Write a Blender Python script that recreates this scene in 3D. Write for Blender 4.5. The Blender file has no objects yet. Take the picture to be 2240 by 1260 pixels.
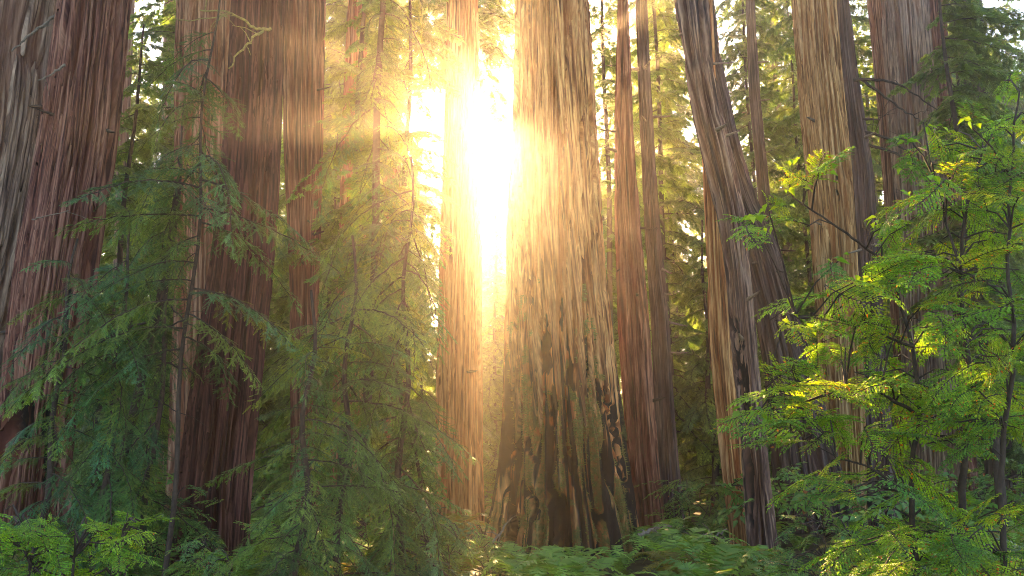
import bpy, math, random
import numpy as np
from mathutils import Vector, Matrix, Euler

# ------------------------------------------------------------------ camera, sky, sun, exposure
S = bpy.context.scene
COL = S.collection
FPX, W0, H0 = 1700.0, 2240.0, 1260.0       # focal length and frame in photo pixels
PITCH = math.radians(12.0)
CAMZ = 2.0
cam_d = bpy.data.cameras.new('camera')
cam = bpy.data.objects.new('camera', cam_d)
COL.objects.link(cam)
cam.location = (0, 0, CAMZ)
cam.rotation_euler = (math.pi / 2 + PITCH, 0, 0)
cam_d.sensor_width = 36.0
cam_d.lens = 36.0 * FPX / W0
cam_d.clip_start = 0.05
cam_d.clip_end = 2000
S.camera = cam

SUN_EL, SUN_AZ = math.radians(23.9), math.radians(-1.5)   # azimuth from +Y towards +X
world = bpy.data.worlds.new('World')
S.world = world
world.use_nodes = True
wn = world.node_tree
wn.nodes.clear()
sky = wn.nodes.new('ShaderNodeTexSky')
sky.sky_type = 'NISHITA'
sky.sun_disc = False
sky.sun_elevation = SUN_EL
sky.sun_rotation = SUN_AZ
sky.air_density = 0.8
sky.dust_density = 1.4
sky.ozone_density = 0.6
bg = wn.nodes.new('ShaderNodeBackground')
bg.inputs['Strength'].default_value = 0.06
wo = wn.nodes.new('ShaderNodeOutputWorld')
wn.links.new(sky.outputs[0], bg.inputs[0])
wn.links.new(bg.outputs[0], wo.inputs[0])

sun_d = bpy.data.lights.new('sun', 'SUN')
sun_d.energy = 4.2
sun_d.angle = math.radians(0.5)
sun_d.color = (1.0, 0.60, 0.25)
sun = bpy.data.objects.new('sun', sun_d)
COL.objects.link(sun)
sdir = Vector((math.sin(SUN_AZ) * math.cos(SUN_EL), math.cos(SUN_AZ) * math.cos(SUN_EL), math.sin(SUN_EL)))
sun.rotation_euler = (-sdir).to_track_quat('-Z', 'Y').to_euler()
sun.location = sdir * 100

S.view_settings.view_transform = 'Standard'
S.view_settings.look = 'None'
S.view_settings.gamma = 1.0
S.view_settings.exposure = 3.65
S.render.engine = 'CYCLES'
S.cycles.use_denoising = True
S.cycles.denoising_prefilter = 'NONE'
S.cycles.max_bounces = 4
S.cycles.diffuse_bounces = 1
S.cycles.glossy_bounces = 1
S.cycles.transmission_bounces = 2
S.cycles.volume_bounces = 1
S.cycles.filter_width = 1.0
S.cycles.sample_clamp_indirect = 3.0
S.cycles.sample_clamp_direct = 30.0
S.cycles.use_adaptive_sampling = False
HAZE_DENSITY, HAZE_G = 0.0014, 0.85

# ------------------------------------------------------------------ helpers
CP, SP = math.cos(PITCH), math.sin(PITCH)


def at(px, py, d):
    """the point seen at a photo pixel, on the vertical plane Y = d"""
    xc, yc = (px - W0 / 2) / FPX, (H0 / 2 - py) / FPX
    t = d / (CP - yc * SP)
    return Vector((xc * t, d, CAMZ + (SP + yc * CP) * t))


def to_px(x, y, z):
    zz = z - CAMZ
    dep = y * CP + zz * SP
    up = -y * SP + zz * CP
    return W0 / 2 + FPX * x / dep, H0 / 2 - FPX * up / dep


def ground_x(px, d):
    return (px - W0 / 2) / FPX * d * CP


def empty(name, loc, label, cat, group=None):
    o = bpy.data.objects.new(name, None)
    COL.objects.link(o)
    o.location = loc
    o.empty_display_size = 0.3
    tag(o, label, cat, group)
    return o


def tag(o, label=None, cat=None, group=None, kind=None):
    if label: o['label'] = label
    if cat: o['category'] = cat
    if group: o['group'] = group
    if kind: o['kind'] = kind
    return o


def link(name, mesh, parent=None, world_space=True):
    o = bpy.data.objects.new(name, mesh)
    COL.objects.link(o)
    if parent is not None:
        o.parent = parent
        if world_space:
            o.matrix_parent_inverse = Matrix.Translation(-Vector(parent.location))
    return o


def mesh_np(name, V, F, mats, mi=None, col=None, uv=None, smooth=True):
    """V (n,3), F (m,3 or 4)"""
    V = np.ascontiguousarray(V, dtype=np.float32)
    F = np.ascontiguousarray(F, dtype=np.int32)
    me = bpy.data.meshes.new(name)
    n, k = F.shape
    me.vertices.add(len(V))
    me.vertices.foreach_set('co', V.ravel())
    me.loops.add(n * k)
    me.loops.foreach_set('vertex_index', F.ravel())
    me.polygons.add(n)
    me.polygons.foreach_set('loop_start', np.arange(0, n * k, k, dtype=np.int32))
    me.polygons.foreach_set('use_smooth', np.full(n, smooth, dtype=bool))
    if mi is not None:
        me.polygons.foreach_set('material_index', np.ascontiguousarray(mi, dtype=np.int32))
    for m in mats:
        me.materials.append(m)
    me.update(calc_edges=True)
    if col is not None:
        a = me.color_attributes.new('tint', 'FLOAT_COLOR', 'POINT')
        c4 = np.ones((len(V), 4), dtype=np.float32)
        c4[:, :3] = col
        a.data.foreach_set('color', c4.ravel())
    if uv is not None:
        l = me.uv_layers.new(name='bark')
        l.data.foreach_set('uv', np.ascontiguousarray(uv[F.ravel()], dtype=np.float32).ravel())
    me.validate()
    return me


class MB:
    """collects triangles with a tint and a material index"""

    def __init__(self):
        self.V, self.F, self.C, self.M = [], [], [], []

    def tube(self, pts, rad, sides=5, tint=(1, 1, 1), mi=0):
        pts = [Vector(p) for p in pts]
        base = len(self.V)
        n = len(pts)
        for i, p in enumerate(pts):
            t = (pts[min(i + 1, n - 1)] - pts[max(i - 1, 0)]).normalized()
            a = t.cross(Vector((0.13, 0.31, 0.94)))
            if a.length < 1e-3: a = t.cross(Vector((1, 0, 0)))
            a.normalize()
            b = t.cross(a)
            for k in range(sides):
                w = 2 * math.pi * k / sides
                self.V.append(tuple(p + (a * math.cos(w) + b * math.sin(w)) * rad[i]))
                self.C.append(tint)
        for i in range(n - 1):
            for k in range(sides):
                q0 = base + i * sides + k
                q1 = base + i * sides + (k + 1) % sides
                self.F.append((q0, q1, q1 + sides)); self.M.append(mi)
                self.F.append((q0, q1 + sides, q0 + sides)); self.M.append(mi)

    def poly(self, pts, tris, tint, mi=1):
        base = len(self.V)
        for p in pts:
            self.V.append(tuple(p)); self.C.append(tint)
        for t in tris:
            self.F.append((base + t[0], base + t[1], base + t[2])); self.M.append(mi)

    def arrays(self):
        return (np.array(self.V, np.float32), np.array(self.F, np.int32), np.array(self.C, np.float32), np.array(self.M, np.int32))

    def mesh(self, name, mats, smooth=False):
        V, F, C, M = self.arrays()
        return mesh_np(name, V, F, mats, M, C, smooth=smooth)


def merge(parts):
    """parts: (arrays, matrix)"""
    Vs, Fs, Cs, Ms, off = [], [], [], [], 0
    for (V, F, C, M), mat in parts:
        A = np.array(mat, np.float32)
        Vs.append(V @ A[:3, :3].T + A[:3, 3])
        Fs.append(F + off); Cs.append(C); Ms.append(M)
        off += len(V)
    return np.concatenate(Vs), np.concatenate(Fs), np.concatenate(Cs), np.concatenate(Ms)


def sstep(a, b, x):
    t = np.clip((x - a) / (b - a), 0, 1)
    return t * t * (3 - 2 * t)


def vnoise(u, v, seed, pu, pv=64):
    """value noise, periodic in u with period pu"""
    T = np.random.default_rng(seed).random((pu, pv))
    iu, iv = np.floor(u).astype(int), np.floor(v).astype(int)
    fu, fv = u - iu, v - iv
    fu, fv = fu * fu * (3 - 2 * fu), fv * fv * (3 - 2 * fv)
    a, b = iu % pu, (iu + 1) % pu
    c, d = iv % pv, (iv + 1) % pv
    return (T[a, c] * (1 - fu) + T[b, c] * fu) * (1 - fv) + (T[a, d] * (1 - fu) + T[b, d] * fu) * fv


# ------------------------------------------------------------------ materials
def new_mat(name):
    m = bpy.data.materials.new(name)
    m.use_nodes = True
    m.node_tree.nodes.clear()
    return m, m.node_tree.nodes, m.node_tree.links


def ramp(N, stops):
    r = N.new('ShaderNodeValToRGB')
    e = r.color_ramp.elements
    while len(e) < len(stops): e.new(0.5)
    for i, (p, c) in enumerate(stops):
        e[i].position = p
        e[i].color = (*c, 1)
    return r


def mixc(N, L, fac, a, b, mode='MIX'):
    m = N.new('ShaderNodeMix')
    m.data_type = 'RGBA'
    m.blend_type = mode
    for k, v in ((0, fac), (6, a), (7, b)):
        if isinstance(v, (int, float)): m.inputs[k].default_value = v
        elif isinstance(v, tuple): m.inputs[k].default_value = (*v, 1)
        else: L.new(v, m.inputs[k])
    return m.outputs[2]


def bark_mat(name, dark, mid, light, moss=(0.095, 0.10, 0.028), char=(0.012, 0.010, 0.010)):
    """fibrous bark: tint.r = char, tint.g = moss, tint.b = how weathered the ridge is"""
    m, N, L = new_mat(name)
    out = N.new('ShaderNodeOutputMaterial')
    bs = N.new('ShaderNodeBsdfPrincipled')
    bs.inputs['Roughness'].default_value = 0.9
    bs.inputs['Specular IOR Level'].default_value = 0.15
    uv = N.new('ShaderNodeUVMap'); uv.uv_map = 'bark'

    def fibre(su, sv, det):
        mp = N.new('ShaderNodeMapping')
        mp.inputs['Scale'].default_value = (su, sv, 1)
        L.new(uv.outputs[0], mp.inputs[0])
        n = N.new('ShaderNodeTexNoise')
        n.inputs['Scale'].default_value = 1.0
        n.inputs['Detail'].default_value = det
        n.inputs['Roughness'].default_value = 0.62
        L.new(mp.outputs[0], n.inputs['Vector'])
        return n.outputs[0]
    f1 = fibre(17, 0.42, 5)
    f2 = fibre(60, 1.6, 3)
    f3 = fibre(1.3, 0.35, 3)
    at_ = N.new('ShaderNodeVertexColor'); at_.layer_name = 'tint'
    sep = N.new('ShaderNodeSeparateColor')
    L.new(at_.outputs[0], sep.inputs[0])
    r1 = ramp(N, [(0.40, dark), (0.49, mid), (0.60, light)])
    L.new(f1, r1.inputs[0])
    r2 = ramp(N, [(0.3, (0.5, 0.5, 0.5)), (0.68, (1.3, 1.3, 1.3))])
    L.new(f2, r2.inputs[0])
    c = mixc(N, L, 1.0, r1.outputs[0], r2.outputs[0], 'MULTIPLY')
    r3 = ramp(N, [(0.35, (0.72, 0.68, 0.72)), (0.65, (1.15, 1.12, 1.02))])
    L.new(f3, r3.inputs[0])
    c = mixc(N, L, 0.8, c, r3.outputs[0], 'MULTIPLY')
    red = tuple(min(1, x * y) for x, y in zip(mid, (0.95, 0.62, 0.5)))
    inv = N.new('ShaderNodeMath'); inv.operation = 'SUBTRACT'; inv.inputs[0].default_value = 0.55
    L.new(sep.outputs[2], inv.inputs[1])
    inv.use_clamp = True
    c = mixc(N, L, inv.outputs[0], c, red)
    f4 = fibre(38, 7, 5)
    for ch, colr, src, amp in ((0, char, fibre(34, .6, 4), 1.4), (1, moss, f4, 1.5)):
        ma = N.new('ShaderNodeMath'); ma.operation = 'MULTIPLY_ADD'
        L.new(src, ma.inputs[0]); ma.inputs[1].default_value = amp; L.new(sep.outputs[ch], ma.inputs[2])
        mr = N.new('ShaderNodeMapRange'); mr.inputs[1].default_value = .5 * amp + .26; mr.inputs[2].default_value = .5 * amp + .78
        L.new(ma.outputs[0], mr.inputs[0])
        lim = N.new('ShaderNodeMath'); lim.operation = 'MULTIPLY'; L.new(mr.outputs[0], lim.inputs[0])
        g = N.new('ShaderNodeMath'); g.operation = 'GREATER_THAN'; g.inputs[1].default_value = .02; L.new(sep.outputs[ch], g.inputs[0])
        L.new(g.outputs[0], lim.inputs[1])
        c = mixc(N, L, lim.outputs[0], c, colr)
    L.new(c, bs.inputs['Base Color'])
    add = N.new('ShaderNodeMath'); add.operation = 'MULTIPLY_ADD'
    L.new(f2, add.inputs[0]); add.inputs[1].default_value = 0.4; L.new(f1, add.inputs[2])
    bp = N.new('ShaderNodeBump')
    bp.inputs['Strength'].default_value = 0.9
    bp.inputs['Distance'].default_value = 0.05
    L.new(add.outputs[0], bp.inputs['Height'])
    L.new(bp.outputs[0], bs.inputs['Normal'])
    L.new(bs.outputs[0], out.inputs[0])
    return m


def leaf_mat(name, cols, trans=0.45, tcol=(1.5, 1.35, 0.5), rough=0.5):
    """each branch takes its own green from the ramp, each leaf varies by its tint"""
    m, N, L = new_mat(name)
    out = N.new('ShaderNodeOutputMaterial')
    oi = N.new('ShaderNodeObjectInfo')
    r = ramp(N, [(i / max(1, len(cols) - 1), c) for i, c in enumerate(cols)])
    L.new(oi.outputs['Random'], r.inputs[0])
    vc = N.new('ShaderNodeVertexColor'); vc.layer_name = 'tint'
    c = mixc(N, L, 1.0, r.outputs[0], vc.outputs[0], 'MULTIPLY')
    bs = N.new('ShaderNodeBsdfPrincipled')
    bs.inputs['Roughness'].default_value = rough
    bs.inputs['Specular IOR Level'].default_value = 0.35
    L.new(c, bs.inputs['Base Color'])
    ct = mixc(N, L, 1.0, c, tcol, 'MULTIPLY')
    tr = N.new('ShaderNodeBsdfTranslucent')
    L.new(ct, tr.inputs[0])
    mx = N.new('ShaderNodeMixShader')
    mx.inputs[0].default_value = trans
    L.new(bs.outputs[0], mx.inputs[1]); L.new(tr.outputs[0], mx.inputs[2])
    L.new(mx.outputs[0], out.inputs[0])
    return m


def noise_mat(name, stops, scale, bump=0.0, rough=0.9):
    m, N, L = new_mat(name)
    out = N.new('ShaderNodeOutputMaterial')
    tc = N.new('ShaderNodeTexCoord')
    n = N.new('ShaderNodeTexNoise')
    n.inputs['Scale'].default_value = scale
    n.inputs['Detail'].default_value = 6
    n.inputs['Roughness'].default_value = 0.65
    L.new(tc.outputs['Object'], n.inputs['Vector'])
    r = ramp(N, stops)
    L.new(n.outputs[0], r.inputs[0])
    bs = N.new('ShaderNodeBsdfPrincipled')
    bs.inputs['Roughness'].default_value = rough
    bs.inputs['Specular IOR Level'].default_value = 0.2
    L.new(r.outputs[0], bs.inputs['Base Color'])
    if bump:
        b = N.new('ShaderNodeBump'); b.inputs['Distance'].default_value = bump
        L.new(n.outputs[0], b.inputs['Height']); L.new(b.outputs[0], bs.inputs['Normal'])
    L.new(bs.outputs[0], out.inputs[0])
    return m


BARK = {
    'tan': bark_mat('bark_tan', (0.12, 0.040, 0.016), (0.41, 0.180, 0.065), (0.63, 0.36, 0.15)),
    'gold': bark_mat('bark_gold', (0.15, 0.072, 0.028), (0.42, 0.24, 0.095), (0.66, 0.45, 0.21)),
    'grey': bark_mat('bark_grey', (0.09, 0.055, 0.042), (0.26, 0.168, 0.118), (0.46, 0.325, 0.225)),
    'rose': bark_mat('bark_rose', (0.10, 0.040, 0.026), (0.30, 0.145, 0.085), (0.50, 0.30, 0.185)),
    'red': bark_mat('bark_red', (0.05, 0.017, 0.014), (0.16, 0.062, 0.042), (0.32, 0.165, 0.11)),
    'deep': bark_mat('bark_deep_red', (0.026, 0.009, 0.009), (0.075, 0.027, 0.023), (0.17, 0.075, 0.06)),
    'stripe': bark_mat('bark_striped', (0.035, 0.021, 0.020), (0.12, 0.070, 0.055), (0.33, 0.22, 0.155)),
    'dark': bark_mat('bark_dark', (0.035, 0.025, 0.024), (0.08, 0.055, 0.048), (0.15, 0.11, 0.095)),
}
M_TWIG = noise_mat('twig_bark', [(0.3, (0.028, 0.019, 0.014)), (0.7, (0.075, 0.052, 0.037))], 14)
M_DEAD = noise_mat('dead_branch_bark', [(0.35, (0.10, 0.075, 0.055)), (0.65, (0.24, 0.19, 0.13))], 18)
M_MOSSY = noise_mat('mossy_branch_bark', [(0.35, (0.14, 0.10, 0.04)), (0.65, (0.34, 0.29, 0.10))], 22)
M_NEEDLE = leaf_mat('conifer_needles', [(0.045, 0.12, 0.045), (0.085, 0.25, 0.10), (0.11, 0.21, 0.032), (0.055, 0.14, 0.040), (0.20, 0.31, 0.05), (0.06, 0.15, 0.05), (0.24, 0.31, 0.035)])
M_NEEDLE_FAR = leaf_mat('far_conifer_needles', [(0.10, 0.18, 0.055), (0.15, 0.22, 0.05), (0.10, 0.19, 0.075)], .6)
M_MAPLE = leaf_mat('maple_leaves', [(0.25, 0.42, 0.020), (0.14, 0.32, 0.030), (0.35, 0.47, 0.022), (0.095, 0.23, 0.045), (0.22, 0.39, 0.022)], 0.5)
M_SHRUB = leaf_mat('shrub_leaves', [(0.10, 0.23, 0.06), (0.16, 0.28, 0.045), (0.075, 0.19, 0.075)], 0.4)
M_MOSS = leaf_mat('moss_tufts', [(0.12, 0.125, 0.03), (0.12, 0.125, 0.03)], .3)
M_FERN = leaf_mat('fern_fronds', [(0.15, 0.32, 0.06), (0.23, 0.36, 0.055)], 0.4)
M_GROUND = noise_mat('forest_floor', [(0.3, (0.035, 0.026, 0.016)), (0.5, (0.06, 0.05, 0.02)), (0.7, (0.05, 0.075, 0.022))], 1.2, 0.08)

# ------------------------------------------------------------------ ground
def ground_z(x, y):
    return 0.18 * math.sin(x * 0.21 + 1.0) * math.cos(y * 0.17) + 0.10 * math.sin(x * 0.53 + y * 0.41) * 0.7


gx, gy = np.meshgrid(np.linspace(-130, 130, 131), np.linspace(-50, 210, 131))
gz = 0.18 * np.sin(gx * 0.21 + 1.0) * np.cos(gy * 0.17) + 0.07 * np.sin(gx * 0.53 + gy * 0.41)
GV = np.stack([gx, gy, gz], -1).reshape(-1, 3)
ii = np.arange(130 * 131).reshape(130, 131)[:, :130].ravel()
GF = np.stack([ii, ii + 1, ii + 132, ii + 131], 1)
ground = link('ground', mesh_np('ground', GV, GF, [M_GROUND]))
tag(ground, 'dark forest floor of needles and moss under the trees', kind='structure')

# ------------------------------------------------------------------ trunks
def trunk_mesh(prof, d, bark, seed, nu=180, nv=200, ridge=0.13, depth=0.05, flute=0.06, H=36.0, scars=(), moss=0.0, moss_z=3.0,
               flare=0.25, mossy=(), stain=0):
    """prof: rows (py, left px, right px) of the trunk's outline, top to bottom, seen at distance d"""
    rows = []
    for py, xl, xr in prof:
        a, b = at(xl, py, d), at(xr, py, d)
        rows.append((a.z, (a.x + b.x) / 2, (b.x - a.x) / 2))
    rows.sort()
    z0, c0, r0 = rows[0]
    if z0 > 0.5:                                    # carry the outline on down to the floor, flaring a little
        z1, c1, r1 = rows[1]
        sl = (c1 - c0) / (z1 - z0)
        rows.insert(0, (0.0, c0 - sl * z0, r0 + max(0.02, (r0 - r1) / (z1 - z0)) * z0 * 0.8))
        rows.insert(0, (-0.5, c0 - sl * z0, rows[0][2] * 1.06))
    else:
        rows.insert(0, (-0.5, c0, r0 * (1 + flare * 0.3)))
    zt, ct, rt = rows[-1]
    zp, cp_, rp = rows[-2]
    sl = (ct - cp_) / (zt - zp)
    vis = zt + 1.5
    H = max(H, vis + 6)
    for k in range(1, 5):
        f = k / 4.0
        rows.append((zt + (H - zt) * f, ct + sl * (H - zt) * (f - 0.4 * f * f), max(0.05, rt * (1 - 0.88 * f))))
    Z, CX, R = (np.array(c) for c in zip(*rows))
    zs = np.concatenate([np.linspace(-0.5, vis, nv), np.linspace(vis, H, 26)[1:]])
    dense = np.linspace(-0.5, H, 700)

    def sm(A):
        y = np.interp(dense, Z, A)
        k = max(3, int(0.9 / (dense[1] - dense[0])) | 1)
        yp = np.pad(y, k // 2, mode='edge')
        return np.interp(zs, dense, np.convolve(yp, np.ones(k) / k, 'valid'))
    cx, r = sm(CX), sm(R)
    uu = np.linspace(0, 1, nu + 1)
    th = np.pi / 2 + np.interp(uu, [0, .14, .86, 1], [0, np.pi / 2, 3 * np.pi / 2, 2 * np.pi])
    TH, ZZ = np.meshgrid(th, zs)
    U = TH / (2 * np.pi) - .25
    RR = np.repeat(r[:, None], nu + 1, 1)
    rm = float(np.mean(r[: nv]))
    rng = np.random.default_rng(seed)
    # buttress flutes, ridges and furrows
    kf = max(5, int(2 * np.pi * rm / 0.55))
    fl = vnoise(U * kf + 0.4 * vnoise(U * 3, ZZ * 0.15, seed + 9, 3), ZZ * 0.16, seed + 1, kf) - 0.5
    low = np.exp(-np.maximum(ZZ, 0) / 2.6)
    RR = RR * (1 + fl * flute * (1.2 + 2.6 * low))
    K = max(8, int(2 * np.pi * rm / (ridge * .62)))
    wob = 1.6 * (vnoise(U * 6, ZZ * 0.35, seed + 4, 6) - 0.5)
    a1 = np.abs(vnoise(U * K + wob, ZZ * 0.24, seed + 2, K) - 0.5) * 2
    a2 = np.abs(vnoise(U * 2 * K + wob * 2, ZZ * 0.6, seed + 3, 2 * K) - 0.5) * 2
    a3 = vnoise(U * 3 * K, ZZ * 4.0, seed + 6, 3 * K)
    dd = 2.1 * depth * (sstep(0.03, 0.34, a1) - 1) + depth * 0.5 * (a1 - .5) + depth * 0.9 * (sstep(0.02, 0.3, a2) - 1) + depth * 0.3 * (a3 - 0.5)
    dd = dd * (1 + 0.7 * low)
    fade = np.clip(RR / 0.25, 0.1, 1)
    RR = RR + dd * fade
    X = cx[:, None] + RR * np.cos(TH)
    Y = d + RR * np.sin(TH)
    char = np.zeros_like(X)
    mo = np.zeros_like(X)
    front = (np.sin(TH) < 0.25)
    if len(scars) or len(mossy):
        PX, PY = to_px(X, Y, ZZ)
        wobx = 22 * (vnoise(U * 24, ZZ * 2.5, seed + 12, 24) - 0.5) + 14 * (vnoise(U * 90, ZZ * 6, seed + 13, 90) - 0.5)

        def seg(x0, y0, x1, y1):
            dx, dy = x1 - x0, y1 - y0
            t = np.clip(((PX + wobx - x0) * dx + (PY - y0) * dy) / (dx * dx + dy * dy + 1e-6), 0, 1)
            return np.hypot(PX + wobx - x0 - t * dx, (PY - y0 - t * dy))
        push = np.zeros_like(X)
        for x0, y0, x1, y1, w, dep in scars:
            s = seg(x0, y0, x1, y1)
            k = np.where(front, 1 - sstep(w * 0.5, w * 1.25, s + w * .5 * (0.5 - a1)), 0)
            char = np.maximum(char, k)
            push = np.maximum(push, k * dep)
        for x0, y0, x1, y1, w in mossy:
            s = seg(x0, y0, x1, y1)
            mo = np.maximum(mo, np.where(front, 0.9 * (1 - sstep(w * 0.4, w * 1.2, s)), 0))
        if stain:
            zst = at(0, stain, d).z
            st = 0.12 * vnoise(U * int(K * .5) + wob, ZZ * 0.22, seed + 31, int(K * .5)) + 0.63 * vnoise(U * 2 * K + wob * 2, ZZ * 0.33, seed + 32, 2 * K) + 0.25 * vnoise(U * 5 * K, ZZ * .9, seed + 33, 5 * K)
            lim = 0.42 + 0.45 * sstep(zst - 4.2, zst + .8, ZZ)
            char = np.maximum(char, 0.95 * sstep(lim, lim + .12, st))
        RR = RR - push
        X = cx[:, None] + RR * np.cos(TH)
        Y = d + RR * np.sin(TH)
    if moss > 0:
        nm = 0.6 * vnoise(U * 14, ZZ * 1.1, seed + 20, 14) + 0.4 * vnoise(U * 60, ZZ * 5, seed + 21, 60)
        mo = np.maximum(mo, moss * sstep(0.42, 0.6, nm + 0.32 * np.clip(1 - ZZ / moss_z, -1, 1) - 0.06) * (ZZ < moss_z * 1.8))
    mo = mo * (1 - .85 * char)
    V = np.stack([X, Y, ZZ], -1)[:, :nu].reshape(-1, 3)
    nr = len(zs)
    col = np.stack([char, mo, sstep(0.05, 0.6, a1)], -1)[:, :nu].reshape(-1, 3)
    # the seam column is repeated so that the bark coordinates do not wrap
    V = np.concatenate([V, np.stack([X, Y, ZZ], -1)[:, nu]])
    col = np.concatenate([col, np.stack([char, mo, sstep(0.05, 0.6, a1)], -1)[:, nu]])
    UU = U * 2 * np.pi * rm + seed * 3.7
    uv = np.concatenate([np.stack([UU, ZZ], -1)[:, :nu].reshape(-1, 2), np.stack([UU, ZZ], -1)[:, nu]])
    i, j = np.meshgrid(np.arange(nr - 1), np.arange(nu), indexing='ij')
    q = lambda ri, cj: np.where(cj == nu, nr * nu + ri, ri * nu + np.minimum(cj, nu - 1))
    F = np.stack([q(i, j), q(i, j + 1), q(i + 1, j + 1), q(i + 1, j)], -1).reshape(-1, 4)
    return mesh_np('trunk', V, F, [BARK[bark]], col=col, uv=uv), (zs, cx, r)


def branch_curve(pts, r0, r1, mat, name, parent, seed=0, twigs=0):
    rnd = random.Random(seed)
    P = [Vector(p) for p in pts]
    out = []
    for k in range(len(P) - 1):
        for s in range(5):
            out.append(P[k].lerp(P[k + 1], s / 5))
    out.append(P[-1])
    out = [out[0]] + [(out[k - 1] + out[k] * 2 + out[k + 1]) / 4 + Vector((rnd.gauss(0, .012), rnd.gauss(0, .012), rnd.gauss(0, .012))) for k in range(1, len(out) - 1)] + [out[-1]]
    b = MB()
    n = len(out)
    b.tube(out, [r0 + (r1 - r0) * k / (n - 1) for k in range(n)], 6)
    for t in range(twigs):
        k = rnd.randrange(2, n - 1)
        dv = Vector((rnd.gauss(0, 1), rnd.gauss(0, .6), rnd.gauss(-.2, .8))).normalized() * rnd.uniform(.2, .6)
        b.tube([out[k], out[k] + dv * .5 + Vector((0, 0, .04)), out[k] + dv], [r1 * 1.0, r1 * .7, r1 * .3], 4)
    return link(name, b.mesh(name, [mat]), parent)


TREES, TRUNK = {}, {}


def redwood(key, label, prof, d, bark, seed, group=None, name='redwood_tree', **kw):
    me, info = trunk_mesh(prof, d, bark, seed, **kw)
    zs, cx, r = info
    root = empty(name, (float(np.interp(0, zs, cx)), d, 0), label, 'tree', group)
    TRUNK[key] = link('trunk', me, root)
    TREES[key] = (root, info, d)
    return root


redwood('edge', 'broad pale trunk with slanting ridges, cut off by the picture edge', [(0, -260, 148), (300, -290, 112), (560, -330, 66), (800, -370, 20), (1100, -420, -20)], 17, 'grey', 1, nu=320, nv=200, ridge=.17, depth=.075, flute=.06)
redwood('leftbig', 'purple brown furrowed trunk with a dark hollow low on one side', [(0, 140, 276), (300, 100, 250), (560, 52, 212), (800, 22, 175), (1000, 5, 150), (1200, -30, 150)], 15, 'red', 2, nu=290, nv=200, ridge=.12, depth=.06, scars=[(38, 880, 40, 960, 30, .35), (118, 900, 112, 1050, 24, .22), (150, 640, 135, 760, 10, .1)], moss=.25)
redwood('rose', 'rosy ridged trunk just behind the dark red trunk', [(0, 392, 528), (300, 388, 520), (600, 384, 512), (1000, 372, 520)], 20, 'rose', 3, nu=280, nv=180, ridge=.15, depth=.07)
redwood('darkred', 'dark red trunk rising from the lower edge among drooping green boughs', [(0, 512, 622), (300, 496, 612), (450, 482, 606), (600, 462, 594), (740, 442, 580), (900, 416, 566), (1050, 398, 552), (1230, 380, 545)], 13, 'deep', 4, nu=290, nv=240, ridge=.095, depth=.05, flute=.09)
redwood('orange', 'straight reddish trunk beside the dark red one, half hidden by sprays', [(0, 616, 712), (300, 620, 708), (600, 634, 698), (900, 636, 694)], 22, 'red', 5, nu=140, nv=150, depth=.04)
redwood('pairleft', 'straight pale trunk left of the misty gap under the sun', [(0, 978, 1046), (200, 974, 1048), (400, 968, 1050), (640, 958, 1055), (900, 952, 1056), (1140, 946, 1058)], 23, 'tan', 6, nu=270, nv=220, ridge=.13, depth=.05)
redwood('main', 'largest central trunk with burnt scars, deep furrows and mossy flared base', [(0, 1127, 1282), (240, 1122, 1296), (480, 1113, 1312), (640, 1112, 1328), (800, 1110, 1344), (950, 1106, 1366), (1080, 1100, 1388), (1195, 1086, 1412)], 18, 'tan', 7, nu=520, nv=300, ridge=.19, depth=.10, flute=.13,
        scars=[(1163, 655, 1180, 690, 8, .10), (1190, 690, 1191, 800, 10, .16), (1174, 845, 1192, 800, 8, .14), (1205, 850, 1210, 1040, 11, .16), (1246, 985, 1252, 1055, 14, .22),
               (1156, 1070, 1166, 1135, 6, .16), (1128, 1110, 1110, 1220, 10, .25), (1216, 1090, 1236, 1235, 22, .5), (1306, 1120, 1318, 1205, 11, .28), (1238, 660, 1256, 850, 8, .1),
               (1282, 740, 1283, 860, 7, .09), (1300, 830, 1368, 1060, 6, .09), (1124, 800, 1112, 1070, 8, .08), (1232, 655, 1240, 680, 9, .1), (1326, 850, 1342, 930, 6, .1), (1150, 960, 1172, 1010, 6, .08)],
        stain=620, moss=.58, moss_z=3.6, mossy=[(1244, 790, 1250, 870, 9), (1180, 860, 1180, 930, 12), (1360, 960, 1385, 1080, 10)])
redwood('midpair_a', 'brown trunk directly behind the right flank of the largest trunk', [(-60, 1352, 1372), (280, 1344, 1386), (500, 1345, 1402), (700, 1350, 1420), (900, 1364, 1432), (1040, 1375, 1442), (1180, 1384, 1458)], 20.5, 'red', 8, nu=180, nv=230, ridge=.11, depth=.05, moss=.25)
redwood('midpair_b', 'slim dark trunk, the further one of the two behind the largest trunk', [(-60, 1388, 1412), (200, 1396, 1424), (500, 1410, 1444), (700, 1424, 1464), (900, 1432, 1476), (1150, 1436, 1500)], 22, 'dark', 9, nu=150, nv=200, ridge=.11, depth=.045)
redwood('lean_front', 'stripy dark barked trunk bending over to the upper left, beside the pinkish trunk', [(0, 1472, 1548), (140, 1494, 1560), (260, 1516, 1582), (380, 1546, 1610), (480, 1570, 1630), (600, 1588, 1642), (760, 1600, 1656), (960, 1622, 1676), (1215, 1640, 1704)], 16.8, 'stripe', 10, nu=190, nv=260, ridge=.11, depth=.06, H=26, scars=[(1606, 700, 1650, 1150, 8, .07), (1622, 760, 1636, 900, 5, .06)])
redwood('lean_back', 'dark blue grey trunk leaning upper left, broad at its foot behind the yellow green maple', [(0, 1502, 1560), (130, 1520, 1576), (300, 1556, 1612), (430, 1588, 1650), (560, 1620, 1706), (680, 1650, 1738), (800, 1672, 1776), (1000, 1690, 1830)], 22, 'dark', 11, nu=200, nv=200, ridge=.16, depth=.06, H=32)
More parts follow.
